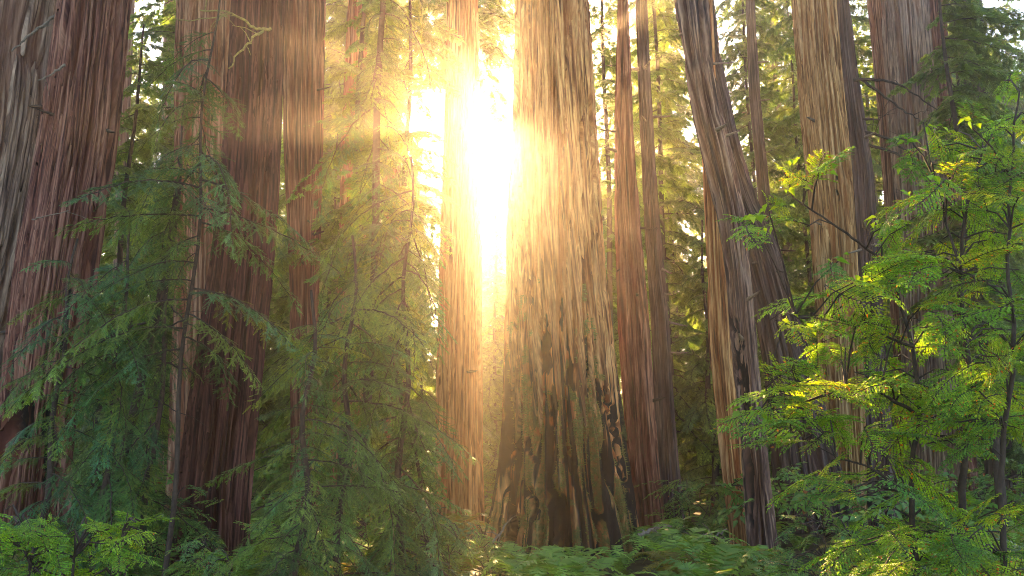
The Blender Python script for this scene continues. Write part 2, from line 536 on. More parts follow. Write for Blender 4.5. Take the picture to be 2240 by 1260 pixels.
redwood('pole_dark', 'thin dark straight trunk against the pale sky gap', [(-40, 1630, 1648), (200, 1638, 1662), (400, 1656, 1682), (600, 1672, 1700), (900, 1690, 1722)], 30, 'dark', 12, nu=90, nv=120, depth=.03)
redwood('pink', 'slim pinkish trunk with clean straight ridges standing in the ferns', [(-40, 1520, 1556), (300, 1534, 1574), (560, 1546, 1588), (760, 1552, 1598), (960, 1570, 1620), (1200, 1598, 1642)], 18.6, 'tan', 13, nu=150, nv=230, ridge=.10, depth=.04)
redwood('golden', 'broad golden trunk rising above the yellow green maple', [(0, 1736, 1842), (200, 1750, 1860), (430, 1772, 1888), (700, 1790, 1908), (1000, 1800, 1930)], 24, 'gold', 15, nu=280, nv=190, ridge=.14, depth=.06, scars=[(1832, 380, 1834, 440, 6, .06)])
redwood('limbed', 'slender black trunk with bare arching limbs in front of the golden trunk', [(-40, 1828, 1852), (150, 1844, 1874), (370, 1866, 1908), (600, 1880, 1926), (900, 1894, 1946)], 20, 'dark', 16, nu=110, nv=160, depth=.03, ridge=.1)
redwood('greybig', 'wide grey brown trunk behind the highest maple sprays', [(0, 1932, 2026), (250, 1948, 2044), (500, 1966, 2066), (900, 1980, 2090)], 27, 'grey', 17, nu=240, nv=160, ridge=.13, depth=.06)
redwood('greyside', 'narrow purplish trunk on the near side of the wide grey brown trunk', [(0, 1898, 1932), (250, 1922, 1952), (450, 1936, 1966), (800, 1956, 1990)], 29, 'rose', 18, nu=110, nv=140, depth=.04)
redwood('redside', 'reddish trunk close against the far side of the wide grey brown trunk', [(0, 2022, 2066), (250, 2044, 2084), (500, 2060, 2104), (900, 2080, 2126)], 30, 'red', 19, nu=110, nv=140, depth=.04)
redwood('cornerdark', 'dark shaded trunk behind hanging foliage in the upper corner', [(0, 2082, 2142), (250, 2104, 2160), (600, 2130, 2190), (900, 2150, 2210)], 26, 'dark', 20, nu=120, nv=140, depth=.04)
redwood('slim_a', 'slender pale green lit trunk, nearer one of two left of the rosy trunk', [(0, 272, 294), (350, 258, 280), (700, 244, 268), (950, 236, 262)], 31, 'grey', 21, nu=80, nv=100, depth=.03)
redwood('slim_b', 'slender pale trunk touching the rosy trunk on its left', [(0, 360, 384), (350, 352, 374), (700, 342, 364), (950, 334, 358)], 34, 'grey', 22, nu=80, nv=100, depth=.03)
redwood('behind_a', 'dim brown trunk seen through the boughs between reddish trunk and pale trunk', [(300, 748, 802), (500, 742, 800), (700, 734, 800), (950, 726, 802)], 25, 'rose', 23, nu=120, nv=140, depth=.05)
redwood('behind_b', 'rust coloured narrow trunk half lost in glowing sprays near the sun', [(300, 838, 876), (500, 840, 880), (700, 842, 884), (950, 840, 888)], 28, 'red', 24, nu=90, nv=110, depth=.04)

def bark_strips(key, n, seed, bark, zlo, zhi, w0, w1, lift):
    root, (zs, cx, r), d = TREES[key]
    rnd = random.Random(seed)
    for k in range(n):
        a0 = -math.pi / 2 + rnd.uniform(-1.35, 1.35)
        z0 = rnd.uniform(zlo, zhi)
        ln = rnd.uniform(1.6, 4.5)
        w = rnd.uniform(w0, w1)
        lf = rnd.uniform(.5, 1.1) * lift
        nr = 20
        V, U, F = [], [], []
        ph = rnd.uniform(0, 6)
        for i in range(nr + 1):
            t = i / nr
            z = z0 + ln * t
            rr, cc = float(np.interp(z, zs, r)), float(np.interp(z, zs, cx))
            ww = w * (0.25 + 0.75 * min(1, 4 * t, 4 * (1 - t))) * (1 + .2 * math.sin(9 * t + ph))
            aa = a0 + .05 * math.sin(3 * t + ph) / max(rr, .3)
            for j, (o, h) in enumerate(((-.5, -.08), (-.42, lf), (-.1, lf * 1.25), (.2, lf * .95), (.42, lf * 1.1), (.5, -.08))):
                q = aa + o * ww / rr
                R = rr + h * (1 if 0 < i < nr else -.3) + (rnd.gauss(0, .006) if 0 < j < 5 else 0)
                V.append((cc + R * math.cos(q), d + R * math.sin(q), z))
                U.append((q * rr + seed + k * .7, z))
        for i in range(nr):
            for j in range(5):
                F.append((i * 6 + j, i * 6 + j + 1, i * 6 + j + 7, i * 6 + j + 6))
        mo = .75 * max(0, 1 - z0 / 3.2) if key == 'main' else 0
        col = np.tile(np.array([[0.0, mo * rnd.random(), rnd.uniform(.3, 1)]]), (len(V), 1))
        if key == 'main':                             # soot climbs from the foot
            zz = np.array(V)[:, 2]
            col[:, 0] = .8 * (1 - sstep(2.4, 6.4, zz)) * rnd.uniform(.5, 1.1)
            col[:, 1] = .7 * (1 - sstep(1.5, 4.0, zz)) * rnd.uniform(.4, 1.2)
        link('bark_strip', mesh_np('bark_strip', np.array(V), np.array(F), [BARK[bark]], col=col, uv=np.array(U)), TRUNK[key], False)


bark_strips('main', 70, 5, 'tan', 2.2, 10, .06, .17, .03)
bark_strips('pairleft', 40, 6, 'tan', .4, 12, .05, .12, .02)
bark_strips('darkred', 50, 7, 'deep', .3, 8, .05, .10, .02)
bark_strips('golden', 36, 8, 'gold', 6, 15, .06, .14, .025)
bark_strips('edge', 50, 9, 'grey', 3, 11, .07, .16, .035)
bark_strips('leftbig', 40, 10, 'red', 2, 10, .05, .12, .025)

def moss_tufts(key, n, seed):
    root = TREES[key][0]
    me = TRUNK[key].data
    nv = len(me.vertices)
    co = np.empty(nv * 3, np.float32); me.vertices.foreach_get('co', co); co = co.reshape(-1, 3)
    cl = np.empty(nv * 4, np.float32); me.attributes['tint'].data.foreach_get('color', cl); cl = cl.reshape(-1, 4)
    d = TREES[key][2]
    ok = np.where((cl[:, 1] > .35) & (cl[:, 0] < .4) & (co[:, 1] < d + .2))[0]
    rg = np.random.default_rng(seed)
    rnd = random.Random(seed)
    b = MB()
    for i in rg.choice(ok, min(n, len(ok)), replace=False):
        p = Vector(co[i])
        nrm = Vector((p.x - root.location.x, p.y - d, 0)).normalized()
        for q in range(3):
            dv = (nrm * rnd.uniform(.3, 1) + Vector((rnd.gauss(0, .6), rnd.gauss(0, .3), rnd.uniform(-1, .3)))).normalized() * rnd.uniform(.03, .075)
            sd = dv.cross(nrm).normalized() * rnd.uniform(.008, .018)
            v = rnd.uniform(.6, 1.3)
            b.poly([p - sd, p + sd, p + dv], [(0, 1, 2)], (v, v, v * .8), 0)
    o = link('moss', b.mesh('moss', [M_MOSS]), TRUNK[key], False)
    o['kind'] = 'stuff'


moss_tufts('main', 5200, 3)

def stubs(key, n, seed, zlo, zhi, mat):
    root, (zs, cx, r), d = TREES[key]
    rnd = random.Random(seed)
    for k in range(n):
        a = -math.pi / 2 + rnd.uniform(-1.5, 1.5)
        z = rnd.uniform(zlo, zhi)
        rr, cc = float(np.interp(z, zs, r)), float(np.interp(z, zs, cx))
        u = Vector((math.cos(a), math.sin(a), 0))
        p = Vector((cc, d, z)) + u * (rr - .08)
        ln = rnd.uniform(.15, .5)
        e = p + u * (ln + .08) + Vector((rnd.gauss(0, .08), 0, rnd.uniform(-.15, .1)))
        b = MB()
        r0 = rnd.uniform(.02, .045)
        b.tube([p, p.lerp(e, .4), p.lerp(e, .75) + Vector((0, 0, -.01)), e], [r0 * 1.6, r0, r0 * .8, r0 * .35], 6)
        link('dead_stub', b.mesh('dead_stub', [mat], True), TRUNK[key], False)


for i, (kk, n_, lo_, hi_) in enumerate((('midpair_a', 6, 3, 12), ('midpair_b', 9, 3, 14), ('pairleft', 4, 4, 14), ('lean_front', 7, 3, 12), ('lean_back', 6, 5, 14), ('golden', 4, 8, 16), ('rose', 4, 6, 12), ('pole_dark', 8, 8, 18), ('leftbig', 4, 4, 9), ('greyside', 5, 8, 16), ('orange', 5, 6, 13), ('limbed', 6, 6, 12))):
    stubs(kk, n_, 300 + i, lo_, hi_, M_DEAD if i % 2 else M_TWIG)

# bare limbs
r_, (zs_, cx_, rr_), d_ = TREES['limbed']
for k, pts in enumerate([[(1866, 175), (1910, 172), (1960, 180), (2000, 205), (2050, 240)], [(1876, 285), (1940, 300), (1990, 335), (2030, 370)], [(1880, 172), (1930, 205), (1975, 240), (2010, 260)],
                         [(1896, 315), (1960, 335), (2000, 360), (2030, 395)], [(1886, 260), (1925, 262)]]):
    branch_curve([at(x, y, d_ - .15 - .1 * i) for i, (x, y) in enumerate(pts)], .045, .014, BARK['dark'] if False else M_TWIG, 'limb', r_, k, 3)
r_, _, d_ = TREES['edge']
branch_curve([at(150, 8, 15.6), at(100, 50, 15.2), at(60, 82, 15), at(26, 112, 14.8)], .045, .015, M_DEAD, 'limb', r_, 11, 2)
r_, _, d_ = TREES['leftbig']
branch_curve([at(142, 142, 14.2), at(118, 158, 14), at(82, 176, 13.8)], .03, .01, M_DEAD, 'limb', r_, 12, 1)
branch_curve([at(70, 480, 14), at(105, 472, 13.7), at(150, 460, 13.5)], .015, .008, M_DEAD, 'limb', r_, 13, 1)
r_, _, d_ = TREES['darkred']
branch_curve([at(592, 62, 12.4), at(560, 66, 12.2), at(530, 40, 12.0), at(496, 24, 11.9), at(438, 22, 11.8)], .028, .012, M_MOSSY, 'limb', r_, 14, 3)
branch_curve([at(575, 68, 12.35), at(552, 86, 12.1), at(528, 112, 12), at(500, 150, 11.9)], .026, .012, M_MOSSY, 'limb', r_, 15, 3)
branch_curve([at(500, 30, 12.3), at(460, 42, 12.2), at(400, 46, 12.1), at(380, 40, 12.1)], .012, .008, M_MOSSY, 'limb', r_, 16, 2)

# ------------------------------------------------------------------ foliage meshes
def finger(b, p0, dv, up, ln, rnd, droop, sp, nl, nw, tint, mi=1, wood=0.0025):
    """a flat spray finger: a drooping twig with a row of needles on either side"""
    n = max(3, int(ln / sp))
    P, T = [], []
    dv = dv.normalized()
    for k in range(n + 1):
        s = ln * k / n
        P.append(p0 + dv * s + Vector((0, 0, -droop * s * s)))
    if wood:
        idx = [0, n // 2, n]
        b.tube([P[k] for k in idx], [wood, wood * .8, wood * .4], 3)
    for k in range(1, n + 1):
        t = (P[k] - P[k - 1]).normalized()
        side = t.cross(up)
        if side.length < 1e-3: continue
        side.normalize()
        fl = 0.55 + 0.45 * math.sin(math.pi * min(1, 0.15 + 0.85 * k / n))
        for sg in (-1, 1):
            q = (t * 0.62 + side * sg * 0.78 + up * rnd.uniform(-.22, .1)) * nl * fl * rnd.uniform(.8, 1.15)
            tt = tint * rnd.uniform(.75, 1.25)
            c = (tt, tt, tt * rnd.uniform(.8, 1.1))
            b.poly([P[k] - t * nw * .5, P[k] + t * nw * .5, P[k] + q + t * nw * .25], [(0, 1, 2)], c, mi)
    tt = tint * 1.5  # end needle brighter still, lit-tip contrast put into its colour
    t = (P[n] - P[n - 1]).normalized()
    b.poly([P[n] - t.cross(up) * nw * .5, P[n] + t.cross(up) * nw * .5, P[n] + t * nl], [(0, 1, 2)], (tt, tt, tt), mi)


def bough(seed, L=1.6, nf=34, sp=0.011, nl=0.030, nw=0.0085, sub=6, droop=.5):
    rnd = random.Random(seed)
    b = MB()
    A = []
    wob = rnd.uniform(-.25, .25)
    for k in range(15):
        t = k / 14
        A.append(Vector((L * t, L * wob * t * t + rnd.gauss(0, .008), L * (.16 * t - droop * t * t) + rnd.gauss(0, .006))))
    b.tube(A, [.013 - .010 * k / 14 for k in range(15)], 5)
    up0 = Vector((0, 0, 1))
    for k in range(nf):
        t = .10 + .88 * k / (nf - 1)
        i = min(13, int(t * 14))
        p = A[i].lerp(A[i + 1], t * 14 - i)
        ax = (A[i + 1] - A[i]).normalized()
        side = ax.cross(up0).normalized() * (1 if k % 2 else -1)
        ang = math.radians(rnd.uniform(38, 66))
        ln = L * (.34 * (1 - .68 * t)) * rnd.uniform(.6, 1.2) * (0.55 + 1.2 * min(t, .4))
        dv = ax * math.cos(ang) + side * math.sin(ang) + Vector((0, 0, rnd.uniform(-.25, .12)))
        dr = rnd.uniform(.5, 1.5)
        up = (up0 + side * rnd.uniform(-.5, .5) + ax * rnd.uniform(-.3, .3)).normalized()
        tint = rnd.uniform(.65, 1.25) * (0.7 + .55 * t)  # brighter outward: new growth, plus lit tips and shaded interior painted into the colour
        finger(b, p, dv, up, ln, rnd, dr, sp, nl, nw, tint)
        for s in range(sub):
            u = rnd.uniform(.15, .85)
            q = p + dv.normalized() * ln * u + Vector((0, 0, -dr * (ln * u) ** 2))
            sd = dv.normalized().cross(up) * rnd.choice((-1, 1))
            dv2 = dv.normalized() * .75 + sd * .7 + Vector((0, 0, rnd.uniform(-.5, .05)))
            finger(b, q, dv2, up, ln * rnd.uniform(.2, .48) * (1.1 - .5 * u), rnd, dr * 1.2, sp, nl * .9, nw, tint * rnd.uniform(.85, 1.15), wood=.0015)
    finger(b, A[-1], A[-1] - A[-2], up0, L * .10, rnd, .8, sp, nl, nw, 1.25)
    return b


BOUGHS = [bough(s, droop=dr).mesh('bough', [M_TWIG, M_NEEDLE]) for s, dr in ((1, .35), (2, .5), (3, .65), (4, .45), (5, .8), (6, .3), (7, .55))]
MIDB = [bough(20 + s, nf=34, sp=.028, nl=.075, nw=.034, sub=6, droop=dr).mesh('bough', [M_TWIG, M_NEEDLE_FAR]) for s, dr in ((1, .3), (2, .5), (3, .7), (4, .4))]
LOWB = [bough(40 + s, nf=16, sp=.07, nl=.17, nw=.075, sub=2, droop=dr).arrays() for s, dr in ((1, .3), (2, .55), (3, .4))]


def bough_matrix(p, az, pitch, roll, s):
    return Matrix.Translation(p) @ Euler((0, 0, az)).to_matrix().to_4x4() @ Euler((roll, pitch, 0)).to_matrix().to_4x4() @ Matrix.Diagonal((s, s, s, 1))


def conifer(label, px, d, ztop, zlow, l0, l1, n, seed, meshes=BOUGHS, r=.045, lean=(0, 0), group=None, name='young_conifer', bark='dark', az=None, pitch=(-.1, .35), skip=None, free_top=True):
    """a sapling: trunk plus boughs, each bough its own part"""
    rnd = random.Random(seed)
    x0 = ground_x(px, d)
    root = empty(name, (x0, d, 0), label, 'tree', group)
    b = MB()
    top = ztop + (.15 + l1 * .25 if free_top else 8)
    n_ = 18
    pts = [Vector((x0 + lean[0] * (top * k / n_) + .05 * math.sin(k * .9 + seed), d + lean[1] * (top * k / n_) + .04 * math.cos(k * .7), -.3 + (top + .3) * k / n_)) for k in range(n_ + 1)]
    b.tube(pts, [r * (1 - .85 * k / n_) + .008 for k in range(n_ + 1)], 10)
    link('trunk', b.mesh('trunk', [M_TWIG], True), root)
    g = rnd.uniform(0, 6)
    for k in range(n):
        f = (k + rnd.random() * .8) / n
        z = zlow + (ztop - zlow) * f
        i = min(n_ - 1, max(0, int((z + .3) / (top + .3) * n_)))
        p = pts[i].lerp(pts[i + 1], (z + .3) / (top + .3) * n_ - i)
        g += 2.4 + rnd.gauss(0, .35)
        a = g if az is None else rnd.uniform(*az)
        ln = (l0 + (l1 - l0) * f) * rnd.choice((.55, .75, .9, 1.1, 1.3))
        tip = p + Vector((math.cos(a), math.sin(a), -.2)) * ln
        if skip and skip(tip): continue
        o = link('bough', rnd.choice(meshes), root, False)
        o.matrix_local = bough_matrix(p - Vector(root.location), a, rnd.uniform(*pitch), rnd.gauss(0, .25), ln / 1.6)
    return root


def clear_gap(tip):
    x, y = to_px(tip.x, tip.y, tip.z)
    return (1035 < x < 1125 and 135 < y < 900) or (1120 < x < 1330 and tip.y < 18 and y < 1100) or clear_red(tip)


def clear_corner(tip):
    return to_px(tip.x, tip.y, tip.z)[0] < 2075


def clear_red(tip):
    x, y = to_px(tip.x, tip.y, tip.z)
    lim = 470 - (y - 400) * .09
    return tip.y < 13 and ((lim - 45 < x < lim + 135 and 470 < y < 1000) or (0 < x < 240 and y < 330) or (480 < x < 620 and y < 170)) or (tip.y < 21 and 590 < x < 730 and y < 420)


# foreground saplings with drooping sprays
conifer('young conifer with pale green drooping boughs in front of the straight pale trunk', 880, 10.2, 5.6, .2, 1.5, 1.2, 58, 31, skip=clear_gap, pitch=(-.1, .8))
conifer('shorter young conifer with loose boughs midway between dark red and straight pale trunks', 755, 9.2, 4.2, .2, 1.3, 1.1, 44, 38, skip=clear_gap, pitch=(-.1, .8))
conifer('lower young conifer hanging sprays beside the foot of the dark red trunk', 668, 8.2, 3.4, .2, 1.1, .7, 60, 32, skip=clear_gap)
conifer('bushy dark young conifer between the hollow trunk and the rosy trunk', 335, 12.0, 7.2, .4, 1.5, 1.5, 54, 33, skip=clear_red, pitch=(-.1, .8))
conifer('short drooping conifer behind the low bright shrub', 235, 10.8, 4.8, .4, 1.4, 1.2, 42, 39, skip=clear_red, pitch=(-.1, .8))
conifer('shaded young conifer with grey green sprays before the hollow trunk', 110, 10.5, 4.6, 1.2, 1.2, .8, 34, 34, skip=clear_red)
conifer('tall thin conifer with glowing orange sprays beside the sun', 800, 15.5, 13.5, 3.5, 2.1, 1.7, 90, 35, r=.10, skip=clear_gap, free_top=False, pitch=(.1, .7))
conifer('thin conifer with sprays hanging across the rosy and dark red trunks', 385, 10.6, 8.4, 3.2, 1.5, 1.7, 60, 36, r=.03, pitch=(0, .5), skip=clear_red)
conifer('small conifer low in the undergrowth left of the largest trunk', 915, 12.5, 2.8, .2, 1.1, .5, 50, 37, skip=clear_gap)

# dark leaning sapling
lr = empty('leaning_sapling', at(228, 1160, 12.6) * 1.0, 'thin dark bare sapling leaning to the right behind the low bright shrub', 'tree')
lp = [at(222, 1290, 12.6), at(232, 1150, 12.6), at(262, 1020, 12.5), at(292, 900, 12.4), at(320, 780, 12.3), at(352, 650, 12.2), at(372, 540, 12.1), at(388, 420, 12.0), at(396, 330, 12)]
branch_curve(lp, .10, .03, M_TWIG, 'trunk', lr, 51)
for k, pts in enumerate([[(352, 650), (390, 690), (430, 720)], [(338, 780), (380, 800), (425, 815)], [(305, 860), (350, 880), (395, 905)], [(350, 640), (310, 620), (270, 618)], [(330, 700), (270, 720), (215, 745)], [(285, 930), (240, 950), (205, 1000)]]):
    branch_curve([at(x, y, 12.2 - .15 * i) for i, (x, y) in enumerate(pts)], .022, .006, M_TWIG, 'limb', lr, 60 + k, 4)

# middle distance conifers
mid = [
    (1472, 27, 22, 1.0, 3.0, 1.8, 112, 'pale misty conifer filling the gap between slim dark trunk and leaning trunk'),
    (1330, 33, 14, 6.0, 3.0, 2.2, 75, 'golden hazed conifer right behind the largest trunk'),
    (1690, 36, 26, 2.0, 3.6, 2.2, 112, 'green conifer behind the thin dark straight trunk'),
    (1800, 37, 24, 4.0, 2.6, 1.8, 75, 'conifer with loose boughs between leaning trunk and golden trunk'),
    (1900, 32, 24, 3.0, 3.0, 2.0, 87, 'dim green conifer between golden trunk and wide grey brown trunk'),
    (2180, 19, 15, 5.0, 2.0, 1.6, 100, 'blue green conifer with hanging boughs in the upper corner above the maple'),
    (2240, 24, 18, 2.0, 2.8, 2.0, 75, 'dark green conifer cut by the picture edge behind the maple'),
    (330, 26, 20, 2.0, 2.6, 2.0, 100, 'yellow green lit conifer behind the slender pale trunks'),
    (215, 21, 14, 1.0, 1.8, 1.4, 57, 'dark narrow conifer beside the purple brown furrowed trunk'),
    (705, 27, 13, 1.0, 2.6, 1.8, 87, 'hazy conifer behind the straight reddish trunk'),
    (905, 31, 14, 1.0, 3.0, 2.2, 100, 'bright hazy conifer behind the straight pale trunk'),
    (1560, 24, 9, .4, 2.0, .8, 62, 'bushy low conifer between slim dark trunk and pinkish trunk'),
    (1082, 46, 16.6, .4, 3.4, 2.2, 95, 'misty conifer standing in the bright gap under the sun'),
    (1008, 26, 22, 16.2, 3.0, 2.6, 52, 'conifer hanging sprays over the sun from behind the straight pale trunk'),
    (1345, 25, 18, 6.5, 2.2, 1.8, 60, 'golden conifer sprays right of the largest trunk, high up'),
    (870, 19, 15, 6.5, 1.9, 1.6, 46, 'glowing conifer left of the sun, close to the straight pale trunk'),
    (752, 22, 17, 8, 2.0, 1.6, 44, 'amber conifer between straight reddish trunk and sun'),
    (1490, 38, 26, 3, 3.4, 2.4, 90, 'pale conifer behind the slim dark trunk'),
]
for k, (px, d, zt, zl, l0, l1, n, lab) in enumerate(mid):
    conifer(lab, px, d, zt, zl, l0, l1, n, 100 + k, meshes=MIDB, r=.12, free_top=(zt < 16), name='conifer_tree', skip=(clear_gap if k not in (5, 12) else (None if k == 12 else clear_corner)))

# far trees fading into the mist
def crown_mesh(seed, h0, h1, l0, l1, n):
    rnd = random.Random(seed)
    parts = []
    g = 0
    for k in range(n):
        f = (k + rnd.random()) / n
        g += 2.4 + rnd.gauss(0, .3)
        ln = (l0 + (l1 - l0) * f) * rnd.uniform(.6, 1.2)
        parts.append((rnd.choice(LOWB), bough_matrix(Vector((0, 0, h0 + (h1 - h0) * f)), g, rnd.uniform(-.1, .5), rnd.gauss(0, .3), ln / 1.6)))
    V, F, C, M = merge(parts)
    return mesh_np('crown', V, F, [M_TWIG, M_NEEDLE_FAR], M, C, smooth=False)


CROWNS = [crown_mesh(1, 1, 35, 5.4, 3.2, 165), crown_mesh(2, 3, 37, 5.8, 3.4, 165), crown_mesh(3, .3, 18, 3.9, .9, 105)]
tb = MB()
tb.tube([Vector((.1 * math.sin(k), .1 * math.cos(k * 1.3), -.5 + 36 * k / 12)) for k in range(13)], [.62 - .05 * k if k else .8 for k in range(13)], 12)
FAR_TRUNK = tb.mesh('trunk', [M_DEAD], True)
tb = MB()
tb.tube([Vector((.05 * math.sin(k), .05 * math.cos(k * 1.3), -.5 + 18.5 * k / 8)) for k in range(9)], [.22 - .025 * k for k in range(9)], 8)
SMALL_TRUNK = tb.mesh('trunk', [M_TWIG], True)
rnd = random.Random(77)
k = 0
for row, (d0, d1, n) in enumerate(((40, 52, 22), (54, 70, 24), (74, 100, 26))):
    for i in range(n):
        d = rnd.uniform(d0, d1)
        px = -150 + 2540 * (i + rnd.uniform(.1, .9)) / n
        gap = 985 < px < 1185
        if row < 2 and 1300 < px < 1760 and i % 2: continue
        if gap: continue
        x = ground_x(px, d)
        sunny = 830 < px < 1280
        kind = 2 if sunny else rnd.choice((0, 1, 0, 1, 2))
        o = empty('misty_tree', (ground_x(px, d), d, 0), 'faint conifer far back, fading into the mist', 'tree', 'far trees in the mist')
        o.rotation_euler.z = rnd.uniform(0, 6.28)
        s = rnd.uniform(.8, 1.05)
        if sunny: s = rnd.uniform(.6, 1.25) * (CAMZ + .40 * d) / 20
        o.scale = (s, s, s)
        link('trunk', SMALL_TRUNK if kind == 2 else FAR_TRUNK, o, False)
        link('crown', CROWNS[kind], o, False)

for px, d, top in ((722, 40, 2), (765, 52, 2), (690, 47, 2)):
    o = empty('misty_tree', (ground_x(px, d), d, 0), 'tall hazy conifer between straight reddish trunk and the sun, far back', 'tree', 'tall hazy conifers near the reddish trunk')
    o.rotation_euler.z = px * 1.3
    link('trunk', FAR_TRUNK, o, False)
    link('crown', CROWNS[px % 2], o, False)
for px, d, ytop in ((1068, 64, 520), (1096, 74, 450), (1052, 84, 430), (1112, 92, 400), (1080, 98, 440), (1078, 56, 700)):
    o = empty('misty_tree', (ground_x(px, d), d, 0), 'faint conifer far back in the bright gap between the two sunlit trunks', 'tree', 'far trees in the bright gap')
    o.rotation_euler.z = px * 1.7
    sc = at(px, ytop, d).z / 18.5
    o.scale = (sc, sc, sc)
    link('trunk', SMALL_TRUNK, o, False)
    link('crown', CROWNS[2], o, False)

# ------------------------------------------------------------------ broadleaf shrubs
def leaf_geo(b, p, dv, nrm, ln, w, tint, fold=.18):
    """one leaf: pointed, folded along its midrib"""
    dv = dv.normalized()
    s = dv.cross(nrm).normalized()
    n2 = s.cross(dv)
    m1, m2 = p + dv * ln * .12, p + dv * ln * .55 - n2 * ln * .04
    tip = p + dv * ln - n2 * ln * .16
    l1, r1 = p + dv * ln * .42 + s * w * .5 + n2 * w * fold, p + dv * ln * .42 - s * w * .5 + n2 * w * fold
    b.poly([m1, l1, m2, r1, tip], [(0, 1, 2), (0, 2, 3), (1, 4, 2), (2, 4, 3)], tint)


def leafy(seed, L=1.0, ntw=16, ln=.05, w=.026, red=.02):
    """a flat tier of twigs with leaves in two rows"""
    rnd = random.Random(seed)
    b = MB()
    A = [Vector((L * t, .12 * L * math.sin(2.2 * t + seed), L * (.14 * t - .24 * t * t))) for t in [k / 10 for k in range(11)]]
    b.tube(A, [.008 - .0055 * k / 10 for k in range(11)], 4)
    up = Vector((0, 0, 1))
    for k in range(ntw + 1):
        t = .08 + .9 * k / ntw
        i = min(9, int(t * 10))
        p = A[i].lerp(A[i + 1], t * 10 - i)
        ax = (A[i + 1] - A[i]).normalized()
        sd = ax.cross(up).normalized() * (1 if k % 2 else -1)
        tl = L * .42 * (1 - .6 * t) * rnd.uniform(.6, 1.2)
        if k == ntw: dv, tl = ax, L * .16
        else: dv = (ax * .75 + sd * rnd.uniform(.5, 1.0) + up * rnd.uniform(-.2, .25)).normalized()
        nl = max(3, int(tl / (ln * .48)))
        pts = [p + dv * tl * s / nl + Vector((0, 0, -.5 * (tl * s / nl) ** 2)) for s in range(nl + 1)]
        b.tube([pts[0], pts[nl // 2], pts[-1]], [.003, .0025, .001], 3)
        shade = rnd.uniform(.75, 1.2)
        for s in range(1, nl + 1):
            for sg in ((-1, 1) if s < nl else (0,)):
                if rnd.random() < .08: continue
                ld = dv * .8 + dv.cross(up) * sg * .85 + Vector((0, 0, rnd.uniform(-.45, .05)))
                nr = (up + Vector((rnd.gauss(0, .35), rnd.gauss(0, .35), 0))).normalized()
                v = shade * rnd.uniform(.7, 1.3)
                c = (v * rnd.uniform(.85, 1.25), v, v * .9)
                if rnd.random() < red: c = (v * 2.4, v * .45, v * .6)
                leaf_geo(b, pts[s], ld, nr, ln * rnd.uniform(.7, 1.2), w * rnd.uniform(.8, 1.15), c)
    return b


MAPLE = [leafy(s, ntw=24, ln=.056, w=.028).mesh('leafy_branch', [M_TWIG, M_MAPLE]) for s in range(1, 7)]
HUCK = [leafy(10 + s, ntw=22, ln=.045, w=.026, red=.01).mesh('leafy_branch', [M_TWIG, M_MAPLE]) for s in range(1, 5)]
SHRUB = [leafy(20 + s, ntw=14, ln=.055, w=.030, red=.03).mesh('leafy_branch', [M_TWIG, M_SHRUB]) for s in range(1, 5)]


LEAVES = []
for q in range(4):
    b = MB()
    b.tube([Vector((-.05, 0, .01)), Vector((.01, 0, 0))], [.0012, .0012], 3, (1, 1, 1), 0)
    leaf_geo(b, Vector((0, 0, 0)), Vector((1, 0, -.1)), Vector((0, 0, 1)), .085 + .01 * q, .044 + .004 * q, (1.1, 1.05, .9))
    LEAVES.append(b.mesh('leaf', [M_TWIG, M_MAPLE]))


def inside(poly, x, y):
    c = False
    j = len(poly) - 1
    for i in range(len(poly)):
        xi, yi = poly[i]; xj, yj = poly[j]
        if (yi > y) != (yj > y) and x < (xj - xi) * (y - yi) / (yj - yi) + xi: c = not c
        j = i
    return c


